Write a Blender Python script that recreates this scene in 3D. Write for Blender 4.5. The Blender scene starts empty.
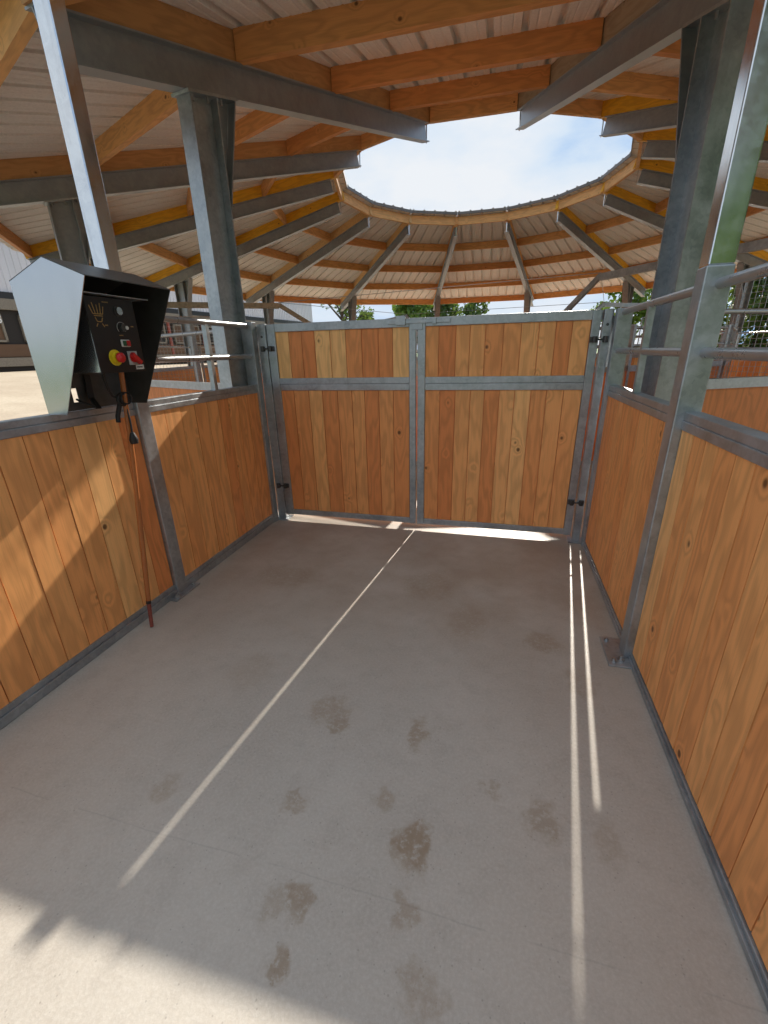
import bpy, math, random
import numpy as np
from mathutils import Vector, Matrix
random.seed(7)
PI = math.pi
COL = bpy.context.scene.collection

# ------------------------------------------------------------------ helpers
def lin(r, g, b):
    f = lambda c: (c/255/12.92) if c/255 <= .04045 else ((c/255+.055)/1.055)**2.4
    return (f(r), f(g), f(b), 1.0)

class MB:
    """collects shapes, builds ONE mesh object"""
    def __init__(s):
        s.v = []; s.f = []; s.uv = []; s.tone = []; s.mi = []
    def face(s, pts, L, off, tone, mi=0):
        b = len(s.v); s.v += [tuple(p) for p in pts]
        s.f.append(tuple(range(b, b+len(pts))))
        n = (pts[1]-pts[0]).cross(pts[2]-pts[0])
        if n.length < 1e-12 and len(pts) > 3: n = (pts[2]-pts[0]).cross(pts[3]-pts[0])
        n = n.normalized() if n.length > 0 else Vector((0, 0, 1))
        U = n.cross(L)
        if U.length < .3:
            U = L.orthogonal()
            V = n.cross(U)
            s.uv += [(p.dot(U)+off[0], p.dot(V)*.15+off[1]) for p in pts]
        else:
            U.normalize()
            V = U.cross(n)
            s.uv += [(p.dot(U)+off[0]+n.dot(Vector((1.7, 2.9, .7))), p.dot(V)+off[1]) for p in pts]
        s.tone.append(tone); s.mi.append(mi)
    def hexa(s, P, L=None, tone=None, mi=0):
        """P: 8 points, bottom ring 0-3 (ccw from above), top ring 4-7"""
        P = [Vector(p) for p in P]
        if L is None:
            es = [P[1]-P[0], P[3]-P[0], P[4]-P[0]]
            L = max(es, key=lambda e: e.length)
        L = L.normalized()
        off = (random.uniform(0, 60), random.uniform(0, 60))
        t = random.random() if tone is None else tone
        for q in ((3, 2, 1, 0), (4, 5, 6, 7), (0, 1, 5, 4), (1, 2, 6, 5), (2, 3, 7, 6), (3, 0, 4, 7)):
            s.face([P[i] for i in q], L, off, t, mi)
    def box(s, a, b, L=None, tone=None, mi=0):
        x0, y0, z0 = [min(a[i], b[i]) for i in range(3)]; x1, y1, z1 = [max(a[i], b[i]) for i in range(3)]
        s.hexa([(x0, y0, z0), (x1, y0, z0), (x1, y1, z0), (x0, y1, z0), (x0, y0, z1), (x1, y0, z1), (x1, y1, z1), (x0, y1, z1)],
               Vector(L) if L else None, tone, mi)
    def bar(s, p0, p1, w, h, up=(0, 0, 1), tone=None, mi=0):
        """rectangular bar from p0 to p1, w across, h along up, centred"""
        p0 = Vector(p0); p1 = Vector(p1); d = (p1-p0).normalized(); up = Vector(up)
        r = d.cross(up).normalized(); u = r.cross(d)
        r = r*w/2; u = u*h/2
        s.hexa([p0-r-u, p0+r-u, p1+r-u, p1-r-u, p0-r+u, p0+r+u, p1+r+u, p1-r+u], d, tone, mi)
    def tube(s, pts, r, n=10, tone=None, mi=0, rad=None):
        pts = [Vector(p) for p in pts]; rings = []
        t = random.random() if tone is None else tone
        ref = None
        for i, p in enumerate(pts):
            d = (pts[min(i+1, len(pts)-1)]-pts[max(i-1, 0)]).normalized()
            if ref is None: ref = d.orthogonal().normalized()
            a = (ref-d*ref.dot(d)).normalized(); ref = a; b = d.cross(a)
            rr = rad[i] if rad else r
            rings.append([p+(a*math.cos(k*2*PI/n)+b*math.sin(k*2*PI/n))*rr for k in range(n)])
        off = (random.uniform(0, 60), random.uniform(0, 60))
        for i in range(len(rings)-1):
            L = (pts[i+1]-pts[i]).normalized()
            for k in range(n):
                k2 = (k+1) % n
                s.face([rings[i][k], rings[i][k2], rings[i+1][k2], rings[i+1][k]], L, off, t, mi)
        s.face(rings[0][::-1], Vector((1, 0, 0)), off, t, mi); s.face(rings[-1], Vector((1, 0, 0)), off, t, mi)
    def prism(s, poly, vec, tone=None, mi=0):
        P = [Vector(p) for p in poly]; v = Vector(vec)
        t = random.random() if tone is None else tone
        off = (random.uniform(0, 60), random.uniform(0, 60)); n = len(P)
        Q = [p+v for p in P]; L = v.normalized()
        L2 = (P[1]-P[0]).normalized()
        s.face(P[::-1], L2, off, t, mi); s.face(Q, L2, off, t, mi)
        for i in range(n):
            j = (i+1) % n
            s.face([P[i], P[j], Q[j], Q[i]], L, off, t, mi)
    def ibeam(s, p0, p1, up, h, w, tw=.008, tf=.011, mi=0):
        """I section; p0,p1 on the centre of the bottom flange's underside"""
        p0 = Vector(p0); p1 = Vector(p1); d = (p1-p0).normalized(); up = Vector(up)
        r = d.cross(up).normalized(); u = r.cross(d)
        prof = [(-w/2, 0), (w/2, 0), (w/2, tf), (tw/2, tf), (tw/2, h-tf), (w/2, h-tf), (w/2, h), (-w/2, h), (-w/2, h-tf), (-tw/2, h-tf), (-tw/2, tf), (-w/2, tf)]
        A = [p0+r*a+u*b for a, b in prof]; B = [p1+r*a+u*b for a, b in prof]
        off = (random.uniform(0, 60), random.uniform(0, 60)); n = len(prof); t = random.random()
        for i in range(n):
            j = (i+1) % n
            s.face([A[i], B[i], B[j], A[j]][::-1], d, off, t, mi)
        for E, fl in ((A, 1), (B, 0)):
            for q in ((0, 1, 2, 3, 10, 11), (10, 3, 4, 9), (9, 4, 5, 6, 7, 8)):
                f = [E[i] for i in q]
                s.face(f[::-1] if fl else f, u, off, t, mi)
    def build(s, name, mats, parent=None, smooth=False, bevel=0):
        me = bpy.data.meshes.new(name)
        me.from_pydata(s.v, [], s.f)
        me.uv_layers.new(name='UVMap').data.foreach_set('uv', np.array(s.uv, dtype=np.float32).ravel())
        me.attributes.new('tone', 'FLOAT', 'FACE').data.foreach_set('value', np.array(s.tone, dtype=np.float32))
        for m in (mats if isinstance(mats, (list, tuple)) else [mats]): me.materials.append(m)
        me.polygons.foreach_set('material_index', s.mi)
        if smooth: me.polygons.foreach_set('use_smooth', [True]*len(s.f))
        if smooth or bevel:
            import bmesh
            b = bmesh.new(); b.from_mesh(me); bmesh.ops.remove_doubles(b, verts=b.verts, dist=1e-5)
            bmesh.ops.recalc_face_normals(b, faces=b.faces); b.to_mesh(me); b.free()
        me.update()
        o = bpy.data.objects.new(name, me); COL.objects.link(o)
        if parent:
            o.parent = parent
            o.matrix_parent_inverse = parent.matrix_world.inverted()
        if bevel:
            m = o.modifiers.new('bevel', 'BEVEL'); m.width = bevel; m.segments = 2; m.limit_method = 'ANGLE'; m.angle_limit = .7
            m.harden_normals = False
        if smooth:
            try: me.set_sharp_from_angle(angle=.8)
            except Exception: pass
        return o

def tag(o, label=None, cat=None, group=None, kind=None):
    if label: o['label'] = label
    if cat: o['category'] = cat
    if group: o['group'] = group
    if kind: o['kind'] = kind
    return o
def empty(name, loc, label=None, cat=None, group=None):
    o = bpy.data.objects.new(name, None); COL.objects.link(o); o.location = loc
    o.empty_display_size = .1
    bpy.context.view_layer.update()
    return tag(o, label, cat, group, 'thing')

# ------------------------------------------------------------------ materials
class NT:
    def __init__(s, name):
        s.m = bpy.data.materials.new(name); s.m.use_nodes = True
        s.t = s.m.node_tree; s.t.nodes.clear()
        s.out = s.n('ShaderNodeOutputMaterial')
    def n(s, typ, **kw):
        x = s.t.nodes.new(typ)
        for k, v in kw.items(): setattr(x, k, v)
        return x
    def l(s, a, b): s.t.links.new(a, b)
    def val(s, inp, v):
        if hasattr(v, 'is_linked') or isinstance(v, bpy.types.NodeSocket): s.l(v, inp)
        else: inp.default_value = v
    def math(s, op, a, b=0.0, c=None, clamp=False):
        x = s.n('ShaderNodeMath', operation=op); x.use_clamp = clamp
        s.val(x.inputs[0], a); s.val(x.inputs[1], b)
        if c is not None: s.val(x.inputs[2], c)
        return x.outputs[0]
    def mix(s, f, a, b, mode='MIX'):
        x = s.n('ShaderNodeMix', data_type='RGBA', blend_type=mode)
        s.val(x.inputs['Factor'], f); s.val(x.inputs['A'], a) if False else None
        s.val(x.inputs[6], a); s.val(x.inputs[7], b)
        return x.outputs[2]
    def noise(s, vec, scale, detail=4, rough=.55, dist=0.0):
        x = s.n('ShaderNodeTexNoise'); s.l(vec, x.inputs['Vector'])
        x.inputs['Scale'].default_value = scale; x.inputs['Detail'].default_value = detail
        x.inputs['Roughness'].default_value = rough; x.inputs['Distortion'].default_value = dist
        return x.outputs['Fac']
    def ramp(s, f, stops):
        x = s.n('ShaderNodeValToRGB'); s.l(f, x.inputs[0]); e = x.color_ramp.elements
        while len(e) < len(stops): e.new(.5)
        for i, (p, c) in enumerate(stops):
            e[i].position = p; e[i].color = c if len(c) == 4 else (*c, 1)
        return x.outputs[0]
    def step(s, f, a, b):
        x = s.n('ShaderNodeMapRange', interpolation_type='SMOOTHSTEP'); s.val(x.inputs[0], f)
        x.inputs[1].default_value = a; x.inputs[2].default_value = b
        return x.outputs[0]
    def mapping(s, vec, scale=(1, 1, 1), loc=(0, 0, 0)):
        x = s.n('ShaderNodeMapping'); s.l(vec, x.inputs[0]); x.inputs['Scale'].default_value = scale; x.inputs['Location'].default_value = loc
        return x.outputs[0]
    def bump(s, h, strength, dist):
        x = s.n('ShaderNodeBump'); s.l(h, x.inputs['Height']); x.inputs['Strength'].default_value = strength; x.inputs['Distance'].default_value = dist
        return x.outputs[0]
    def bsdf(s, color, rough=.6, metal=0., normal=None, spec=None):
        b = s.n('ShaderNodeBsdfPrincipled'); s.val(b.inputs['Base Color'], color); s.val(b.inputs['Roughness'], rough); s.val(b.inputs['Metallic'], metal)
        if spec is not None: b.inputs['Specular IOR Level'].default_value = spec
        if normal is not None: s.l(normal, b.inputs['Normal'])
        s.l(b.outputs[0], s.out.inputs[0]); return b

def wood_mat(name, red, mid, pale, knots=True, rough=.55, dark=(.11, .05, .02, 1), gs=1.0):
    w = NT(name)
    uv = w.n('ShaderNodeUVMap').outputs[0]
    at = w.n('ShaderNodeAttribute'); at.attribute_name = 'tone'; tone = at.outputs['Fac']
    base = w.ramp(tone, [(0., red), (.55, mid), (.9, pale)])
    # growth rings, stretched along the length
    warp = w.noise(w.mapping(uv, (5, .9, 1)), 1.0, 3, .5)
    vor = w.n('ShaderNodeTexVoronoi', feature='F1'); w.l(w.mapping(uv, (6.5, 5.2, 1)), vor.inputs['Vector']); vor.inputs['Scale'].default_value = 1.0
    near = w.step(vor.outputs['Distance'], .38, .0)
    # only some cells carry a knot
    sep = w.n('ShaderNodeSeparateColor'); w.l(vor.outputs['Color'], sep.inputs[0])
    has = w.math('GREATER_THAN', sep.outputs[0], .64)
    near = w.math('MULTIPLY', near, has)
    ph = w.math('ADD', w.math('MULTIPLY', warp, 9.0*gs), w.math('MULTIPLY', near, 1.6))
    rings = w.math('PINGPONG', ph, .5)
    rings = w.step(rings, .05, .5)
    fine = w.noise(w.mapping(uv, (140, 2.5, 1)), 1.0, 3, .6)
    big = w.noise(w.mapping(uv, (2.5, .5, 1)), 1.0, 2)
    c = w.mix(w.math('MULTIPLY', rings, .42), base, w.mix(.55, base, dark))
    c = w.mix(w.math('MULTIPLY', w.step(fine, .45, .75), .30), c, w.mix(.55, base, dark))
    c = w.mix(w.math('MULTIPLY', w.step(big, .45, .7), .25), c, red)
    if knots:
        k = w.math('MULTIPLY', w.step(vor.outputs['Distance'], .12, .055), has)
        c = w.mix(w.math('MULTIPLY', k, .85), c, (.09, .035, .012, 1))
    hh = w.math('ADD', w.math('MULTIPLY', fine, .6), w.math('MULTIPLY', rings, -.3))
    w.bsdf(c, rough, 0., w.bump(hh, .25, .002), .35)
    return w.m

def galv_mat(name, c0, c1, rough=(.28, .5), metal=.85, scale=28, bump=.08, streaks=.35):
    w = NT(name)
    ob = w.n('ShaderNodeTexCoord').outputs['Object']
    geo = w.n('ShaderNodeNewGeometry').outputs['Position']
    vor = w.n('ShaderNodeTexVoronoi', feature='F1'); w.l(geo, vor.inputs['Vector']); vor.inputs['Scale'].default_value = scale*1.6
    sep = w.n('ShaderNodeSeparateColor'); w.l(vor.outputs['Color'], sep.inputs[0])
    nz = w.noise(geo, 6, 6, .65)
    f = w.math('ADD', w.math('MULTIPLY', sep.outputs[0], .35), w.math('MULTIPLY', w.step(nz, .3, .7), .65))
    c = w.mix(f, c0, c1)
    streak = w.noise(w.mapping(geo, (14, 14, 1.2)), 1.0, 4, .6)
    c = w.mix(w.math('MULTIPLY', w.step(streak, .5, .72), streaks), c, (.30, .31, .32, 1))
    r = w.math('ADD', rough[0], w.math('MULTIPLY', f, rough[1]-rough[0]))
    w.bsdf(c, r, metal, w.bump(nz, bump, .003))
    return w.m

def plain(name, c, rough=.5, metal=0., var=.12, scale=20):
    w = NT(name)
    geo = w.n('ShaderNodeNewGeometry').outputs['Position']
    nz = w.noise(geo, scale, 4)
    d = (c[0]*(1-var*2.5), c[1]*(1-var*2.5), c[2]*(1-var*2.5), 1)
    w.bsdf(w.mix(w.step(nz, .35, .75), c, d), rough, metal)
    return w.m

M = {}
M['board'] = wood_mat('fir_boards', (.78, .27, .085, 1), (.94, .44, .155, 1), (1.0, .57, .225, 1), dark=(.17, .065, .02, 1))
M['timber'] = wood_mat('structural_timber', (.58, .25, .08, 1), (.70, .37, .13, 1), (.78, .47, .20, 1), rough=.6)
M['brown_timber'] = wood_mat('treated_timber', (.46, .23, .08, 1), (.54, .30, .12, 1), (.60, .36, .16, 1), rough=.65)
M['grey_timber'] = wood_mat('weathered_timber', (.30, .23, .15, 1), (.36, .29, .20, 1), (.40, .33, .24, 1), rough=.7)
M['patch_timber'] = wood_mat('strand_board', (.62, .38, .16, 1), (.72, .48, .23, 1), (.80, .58, .32, 1), rough=.65, gs=3)
M['yellow'] = wood_mat('yellow_coated_timber', (.70, .36, .02, 1), (.78, .43, .03, 1), (.82, .48, .04, 1), rough=.5)
M['stick'] = wood_mat('varnished_stick', (.42, .13, .04, 1), (.48, .17, .055, 1), (.55, .22, .08, 1), knots=False, rough=.22)
M['galv'] = galv_mat('galvanised_steel', (.28, .31, .335, 1), (.48, .515, .54, 1), metal=.68)
M['galv_shiny'] = galv_mat('bright_galvanised_steel', (.58, .61, .64, 1), (.72, .75, .77, 1), (.12, .26), .95)
M['steel'] = galv_mat('dull_galvanised_beam', (.25, .275, .295, 1), (.34, .365, .385, 1), (.34, .46), .55, 18)
M['pipe'] = galv_mat('galvanised_pipe', (.34, .35, .355, 1), (.42, .43, .435, 1), (.25, .36), .6, bump=0., streaks=.1)
M['brushed'] = galv_mat('brushed_sheet_steel', (.50, .52, .54, 1), (.53, .55, .57, 1), (.22, .27), .95, 6, bump=0., streaks=.12)
M['black_sheet'] = plain('black_coated_sheet', (.050, .052, .051, 1), .42, 0, .1)
M['grey_sheet'] = plain('dark_grey_sheet', (.075, .078, .075, 1), .4, .2, .1)
M['black_plate'] = plain('black_panel', (.008, .008, .009, 1), .35, 0, .1)
M['cable'] = plain('black_rubber', (.012, .012, .012, 1), .5)
M['red'] = plain('red_plastic', (.62, .02, .02, 1), .3)
M['yellowp'] = plain('yellow_plastic', (.75, .58, .02, 1), .35)
M['white'] = plain('white_plastic', (.75, .75, .72, 1), .35)
M['grey_plastic'] = plain('grey_plastic', (.42, .43, .42, 1), .4)
M['green'] = plain('dark_green_plastic', (.02, .10, .04, 1), .35)
M['gold'] = plain('gold_print', (.42, .27, .09, 1), .4, .4)
M['chrome'] = plain('chrome', (.75, .75, .75, 1), .12, 1.)
M['bolt'] = plain('zinc_bolt', (.5, .5, .5, 1), .35, .9)
M['hinge'] = plain('dark_hinge', (.10, .10, .10, 1), .45, .7)

# concrete floor with hoof dirt
def floor_mat():
    w = NT('concrete_slab')
    geo = w.n('ShaderNodeNewGeometry').outputs['Position']
    a = w.noise(geo, 1.1, 5, .6); b = w.noise(geo, 9, 6, .65); g = w.noise(geo, 90, 5, .75)
    c = w.mix(w.step(a, .3, .7), (.43, .39, .335, 1), (.50, .46, .40, 1))
    c = w.mix(w.math('MULTIPLY', w.step(b, .42, .7), .35), c, (.33, .29, .245, 1))
    c = w.mix(w.math('MULTIPLY', w.step(g, .35, .75), .42), c, (.64, .61, .56, 1))
    peb = w.n('ShaderNodeTexVoronoi'); w.l(geo, peb.inputs['Vector']); peb.inputs['Scale'].default_value = 95
    ps = w.n('ShaderNodeSeparateColor'); w.l(peb.outputs['Color'], ps.inputs[0])
    speck = w.math('MULTIPLY', w.step(peb.outputs['Distance'], .32, .18), w.math('GREATER_THAN', ps.outputs[0], .94))
    c = w.mix(w.math('MULTIPLY', speck, .35), c, (.17, .15, .13, 1))
    # brown dirt brought in towards the gate
    sx = w.n('ShaderNodeSeparateXYZ'); w.l(geo, sx.inputs[0])
    dirt = w.math('MULTIPLY', w.step(sx.outputs['Y'], 1.2, 2.9), w.step(w.noise(geo, 1.6, 5, .6), .25, .65))
    c = w.mix(w.math('MULTIPLY', dirt, .55), c, (.30, .22, .155, 1))
    # prints
    wv = w.n('ShaderNodeTexNoise'); w.l(geo, wv.inputs['Vector']); wv.inputs['Scale'].default_value = 14; wv.inputs['Detail'].default_value = 5
    vm = w.n('ShaderNodeVectorMath', operation='SCALE'); w.l(wv.outputs['Color'], vm.inputs[0]); vm.inputs['Scale'].default_value = .16
    va = w.n('ShaderNodeVectorMath', operation='ADD'); w.l(geo, va.inputs[0]); w.l(vm.outputs[0], va.inputs[1])
    tot = None
    S = [(-.18, .95, .065, .095, 1.), (-.50, .70, .045, .06, .8), (-.57, .69, .04, .05, .45), (.26, 1.15, .07, .075, .6), (-.32, 1.08, .045, .05, .55), (-.68, 1.45, .10, .09, .55),
         (-.62, 1.36, .05, .05, .7), (-.25, 1.42, .045, .09, .75), (-1.18, .92, .05, .07, .45), (-.65, .99, .035, .04, .55), (-.17, .77, .04, .06, .6),
         (-.48, .555, .04, .04, .85), (-.10, .60, .06, .05, .5), (.07, 1.23, .03, .05, .5), (.34, 2.2, .10, .10, .5), (.46, 1.12, .05, .10, .35), (-.40, 2.7, .2, .2, .4),
         (-1.5, 2.6, .25, .15, .4), (-.1, 2.3, .12, .2, .35), (-1.2, 1.6, .12, .15, .25), (.5, 1.9, .08, .1, .4)]
    for x, y, rx, ry, k in S:
        sub = w.mapping(va.outputs[0], (1/rx, 1/ry, 0), (-(x+.08)/rx, -(y+.08)/ry, 0))
        ln = w.n('ShaderNodeVectorMath', operation='LENGTH'); w.l(sub, ln.inputs[0])
        q = w.math('MULTIPLY', w.step(ln.outputs['Value'], 1.25, .55), k)
        tot = q if tot is None else w.math('MAXIMUM', tot, q)
    tot = w.math('MULTIPLY', tot, w.step(w.noise(geo, 38, 4, .7), .28, .55))
    c = w.mix(w.math('MULTIPLY', tot, .7), c, (.25, .165, .085, 1))
    # one hairline crack across the slab
    cy = w.math('ABSOLUTE', w.math('SUBTRACT', w.math('ADD', sx.outputs['Y'], w.math('MULTIPLY', w.noise(geo, 2, 5, .6), .04)), .80))
    ck = w.math('MULTIPLY', w.step(cy, .004, .001), w.step(w.noise(geo, 5, 3), .38, .55))
    c = w.mix(w.math('MULTIPLY', ck, .16), c, (.14, .13, .12, 1))
    h = w.math('ADD', w.math('MULTIPLY', g, .5), w.math('MULTIPLY', b, .5))
    w.bsdf(c, .52, 0., w.bump(h, .35, .004), .5)
    return w.m
M['floor'] = floor_mat()

def ground_mat():
    w = NT('sandy_ground')
    geo = w.n('ShaderNodeNewGeometry').outputs['Position']
    sx = w.n('ShaderNodeSeparateXYZ'); w.l(geo, sx.inputs[0])
    a = w.noise(geo, .5, 6, .6); b = w.noise(geo, 14, 5, .7)
    sand = w.mix(w.step(a, .3, .7), (.55, .47, .36, 1), (.44, .36, .27, 1))
    sand = w.mix(w.math('MULTIPLY', w.step(b, .4, .7), .4), sand, (.30, .25, .19, 1))
    gr = w.mix(w.step(w.noise(geo, 3, 6, .7), .3, .7), (.06, .13, .025, 1), (.12, .20, .05, 1))
    ln = w.n('ShaderNodeVectorMath', operation='LENGTH'); w.l(w.mapping(geo, (1, 1, 0), (.77, -11.4, 0)), ln.inputs[0])
    wob = w.math('MULTIPLY', a, 6.0)
    far = w.step(w.math('ADD', ln.outputs['Value'], wob), 44, 46)
    back = w.step(w.math('ADD', sx.outputs['Y'], w.math('MULTIPLY', a, 2.0)), -6.0, -6.6)
    w.bsdf(w.mix(w.math('MAXIMUM', far, back), sand, gr), .85, 0., w.bump(b, .5, .02), .2)
    return w.m
M['ground'] = ground_mat()

def sheet_mat():
    w = NT('roof_sheet_fleece')
    geo = w.n('ShaderNodeNewGeometry').outputs['Position']
    uv = w.n('ShaderNodeUVMap').outputs[0]
    nz = w.noise(geo, 40, 4, .7); st = w.noise(w.mapping(uv, (30, 1.2, 1)), 1., 3)
    c = w.mix(w.step(nz, .3, .75), (.79, .785, .755, 1), (.69, .685, .655, 1))
    c = w.mix(w.math('MULTIPLY', w.step(st, .5, .75), .25), c, (.36, .32, .28, 1))
    w.bsdf(c, .9, 0., w.bump(nz, .2, .003), .1)
    return w.m
M['sheet'] = sheet_mat()
M['sheet_top'] = plain('roof_sheet_top', (.16, .15, .14, 1), .5, .2)
def clad_mat():
    w = NT('white_barn_cladding')
    geo = w.n('ShaderNodeNewGeometry').outputs['Position']
    nz = w.noise(w.mapping(geo, (2, 2, .3)), 1.0, 4)
    w.bsdf(w.mix(nz, (.52, .53, .58, 1), (.66, .66, .70, 1)), .5)
    return w.m
M['clad'] = clad_mat()
M['barn_dark'] = plain('dark_barn_opening', (.022, .018, .016, 1), .8)
M['barn_black'] = plain('black_band', (.012, .012, .014, 1), .5)
M['barn_brown'] = wood_mat('dark_stall_boards', (.07, .035, .02, 1), (.10, .055, .03, 1), (.14, .08, .045, 1))
M['barn_frame'] = plain('stall_frame', (.22, .19, .15, 1), .6)
M['barn_red'] = plain('red_brown_posts', (.28, .07, .05, 1), .6)
M['barn_roof'] = plain('barn_roof', (.20, .19, .19, 1), .6)
M['tan_tube'] = plain('sand_coloured_tube', (.36, .34, .27, 1), .45, .5)
M['bark'] = plain('bark', (.085, .065, .05, 1), .9, 0, .2, 8)
def leaf_mat(name, a, b):
    w = NT(name)
    at = w.n('ShaderNodeAttribute'); at.attribute_name = 'tone'
    c = w.mix(at.outputs['Fac'], a, b)
    p = w.n('ShaderNodeBsdfPrincipled'); w.l(c, p.inputs['Base Color']); p.inputs['Roughness'].default_value = .55
    t = w.n('ShaderNodeBsdfTranslucent'); w.l(w.mix(.35, c, (.35, .45, .05, 1)), t.inputs[0])
    x = w.n('ShaderNodeMixShader'); x.inputs[0].default_value = .4
    w.l(p.outputs[0], x.inputs[1]); w.l(t.outputs[0], x.inputs[2]); w.l(x.outputs[0], w.out.inputs[0])
    return w.m
M['leaf'] = leaf_mat('green_leaves', (.05, .12, .015, 1), (.16, .27, .04, 1))
M['leaf_dark'] = leaf_mat('dark_leaves', (.03, .075, .015, 1), (.08, .15, .03, 1))

# ------------------------------------------------------------------ layout of the round roof
FS = .971
CX, CY = -.77*FS, 11.403*FS
RIN, RC, ROUT, RINNER = 3.18*FS, 7.78*FS, 9.0*FS, 5.2*FS
RCOL = 7.84*FS
SL = .2585
OFF = math.radians(-101.46); NB = 14; DA = 2*PI/NB; CA = math.cos(DA/2); SA = math.sin(DA/2)
BH, RH = .234, .195            # steel depth, timber depth
def zb(r): return 1.6+3.06*FS-SL*(r-RIN)          # underside of steel at radius r
def ang(k): return OFF-k*DA
def pol(k, r, z=0.): a = ang(k); return Vector((CX+r*math.cos(a), CY+r*math.sin(a), z))
ORD = ['first', 'second', 'third', 'fourth', 'fifth', 'sixth', 'seventh']
def beam_place(k):
    if k <= 6: return '%s left of the entrance' % ORD[k] if k else 'nearest on the left of the entrance'
    j = 13-k
    return '%s right of the entrance' % ORD[j] if j else 'nearest on the right of the entrance'
def bay_place(k):   # bay between beam k and k+1 ; 13 = over the entrance
    if k == 13: return 'over the entrance passage'
    if k == 6: return 'straight opposite the entrance'
    if k < 6: return '%s bay left of the entrance' % ORD[k]
    return '%s bay right of the entrance' % ORD[12-k]

# steel beams, timber rafters, columns
raft_mat = {0: 'brown_timber', 1: 'brown_timber', 2: 'yellow', 3: 'yellow', 4: 'patch_timber', 5: 'patch_timber', 6: 'timber', 7: 'timber',
            8: 'yellow', 9: 'yellow', 10: 'yellow', 11: 'yellow', 12: 'yellow', 13: 'grey_timber'}
mat_word = {'brown_timber': 'brown', 'yellow': 'yellow coated', 'patch_timber': 'patchy pale', 'timber': 'orange', 'grey_timber': 'grey weathered'}
for k in range(NB):
    m = MB(); a = pol(k, RIN, zb(RIN)); b = pol(k, ROUT, zb(ROUT))
    m.ibeam(a, b, (0, 0, 1), BH*math.cos(math.atan(SL)), .12)
    o = m.build('steel_beam', M['steel'])
    e = MB(); q = pol(k, RIN-.012); e.bar(q+Vector((0, 0, zb(RIN)-.004)), q+Vector((0, 0, zb(RIN)+BH*.96)), .018, .012, up=q-Vector((CX, CY, 0)))
    e.build('end_bracket', M['galv_shiny'], o)
    tag(o, 'grey steel roof beam pointing at the opening, %s' % beam_place(k), 'beam', 'radial steel beams of the round roof', 'thing')
    m = MB(); a = pol(k, RIN-.09, zb(RIN-.09)+BH+RH/2); b = pol(k, ROUT+.1, zb(ROUT+.1)+BH+RH/2)
    m.bar(a, b, .08, RH*math.cos(math.atan(SL)), tone=.3+.3*random.random())
    o = m.build('timber_rafter', M[raft_mat[k]])
    tag(o, '%s timber rafter lying on the steel beam %s' % (mat_word[raft_mat[k]], beam_place(k)), 'rafter', 'timber rafters on the steel beams', 'thing')
    # column
    p = pol(k, RCOL+(.10 if k == 0 else 0)); rad = Vector((math.cos(ang(k)), math.sin(ang(k)), 0)); tan = Vector((-rad.y, rad.x, 0))
    D, W = .27, (.135 if k == 0 else .18)
    root = empty('steel_column', p, 'grey steel column with bracket under the roof beam %s' % beam_place(k), 'column', 'steel columns carrying the round roof')
    RK = RCOL+(.10 if k == 0 else 0)
    zt = zb(RK+D/2)-.015
    m = MB(); m.ibeam(p+rad*D/2+Vector((0, 0, -.02)), p+rad*D/2+Vector((0, 0, zt)), -rad, D, W, .008, .012)
    def cut(mb):   # cut the tops along the slope of the beam
        mb.v = [(v[0], v[1], zb((Vector(v)-Vector((CX, CY, 0))).dot(rad))-.020) if v[2] > zt-.1 else v for v in mb.v]
    cut(m); m.build('shaft', M['galv'] if k in (0, 13) else M['steel'], root)
    m = MB()
    zi = zb(RK-D/2-.17)-.015
    q = p-rad*D/2
    m.prism([q-tan*.004+Vector((0, 0, zt-.62)), q-rad*.17-tan*.004+Vector((0, 0, zt-.005)), q-tan*.004+Vector((0, 0, zt-.005))], tan*.008)
    A = q+Vector((0, 0, zt-.64)); B = q-rad*.19+Vector((0, 0, zt-.005))
    m.bar(A, B, W, .012, up=rad)
    cut(m); m.build('haunch', M['steel'], root)
    m = MB(); c0 = p+rad*(D/2+.03); c1 = p-rad*(D/2+.20)
    c0.z = zb(RK+D/2+.03)-.010; c1.z = zb(RK-D/2-.20)-.010
    m.bar(c0, c1, .17, .018)
    tp = m.build('top_plate', M['galv'], root)
    m = MB(); m.bar(p+rad*.2+Vector((0, 0, .006)), p-rad*.2+Vector((0, 0, .006)), .28, .02); m.build('base_plate', M['galv'], root)
    if k in (0, 13, 1, 12):
        for i in range(3):
            for sgn in (-1, 1):
                cp = c0.lerp(c1, .15+.28*i)+tan*sgn*.045
                b_ = MB(); b_.tube([cp-Vector((0, 0, .045)), cp+Vector((0, 0, .02))], .010, 6); b_.build('bolt', M['bolt'], root)

# purlins and fascia
PR = [q*FS for q in (3.14, 4.6, 6.05, 7.5, 9.0)]
ROW = ['first row out from the opening', 'second row out from the opening', 'third row out from the opening', 'outermost row']
for k in range(NB):
    for i, r in enumerate(PR):
        k2 = k+1
        e = .045
        a = pol(k, r); b = pol(k2, r); d = (b-a).normalized()
        z = zb(r)+BH+RH/2
        a = a+d*e; b = b-d*e; a.z = z; b.z = z
        m = MB(); m.bar(a, b, .065, RH-.004, tone=(.05+.6*random.random()) if i else .75)
        if i == 0:
            o = m.build('fascia_board', M['timber'])
            tag(o, 'orange timber board edging the round roof opening, bay %s' % bay_place(k), 'fascia', 'boards around the roof opening', 'thing')
        else:
            o = m.build('timber_purlin', M['timber'])
            tag(o, 'orange timber purlin, %s, bay %s' % (ROW[i-1], bay_place(k)), 'purlin', 'timber purlins between the rafters', 'thing')

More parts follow.
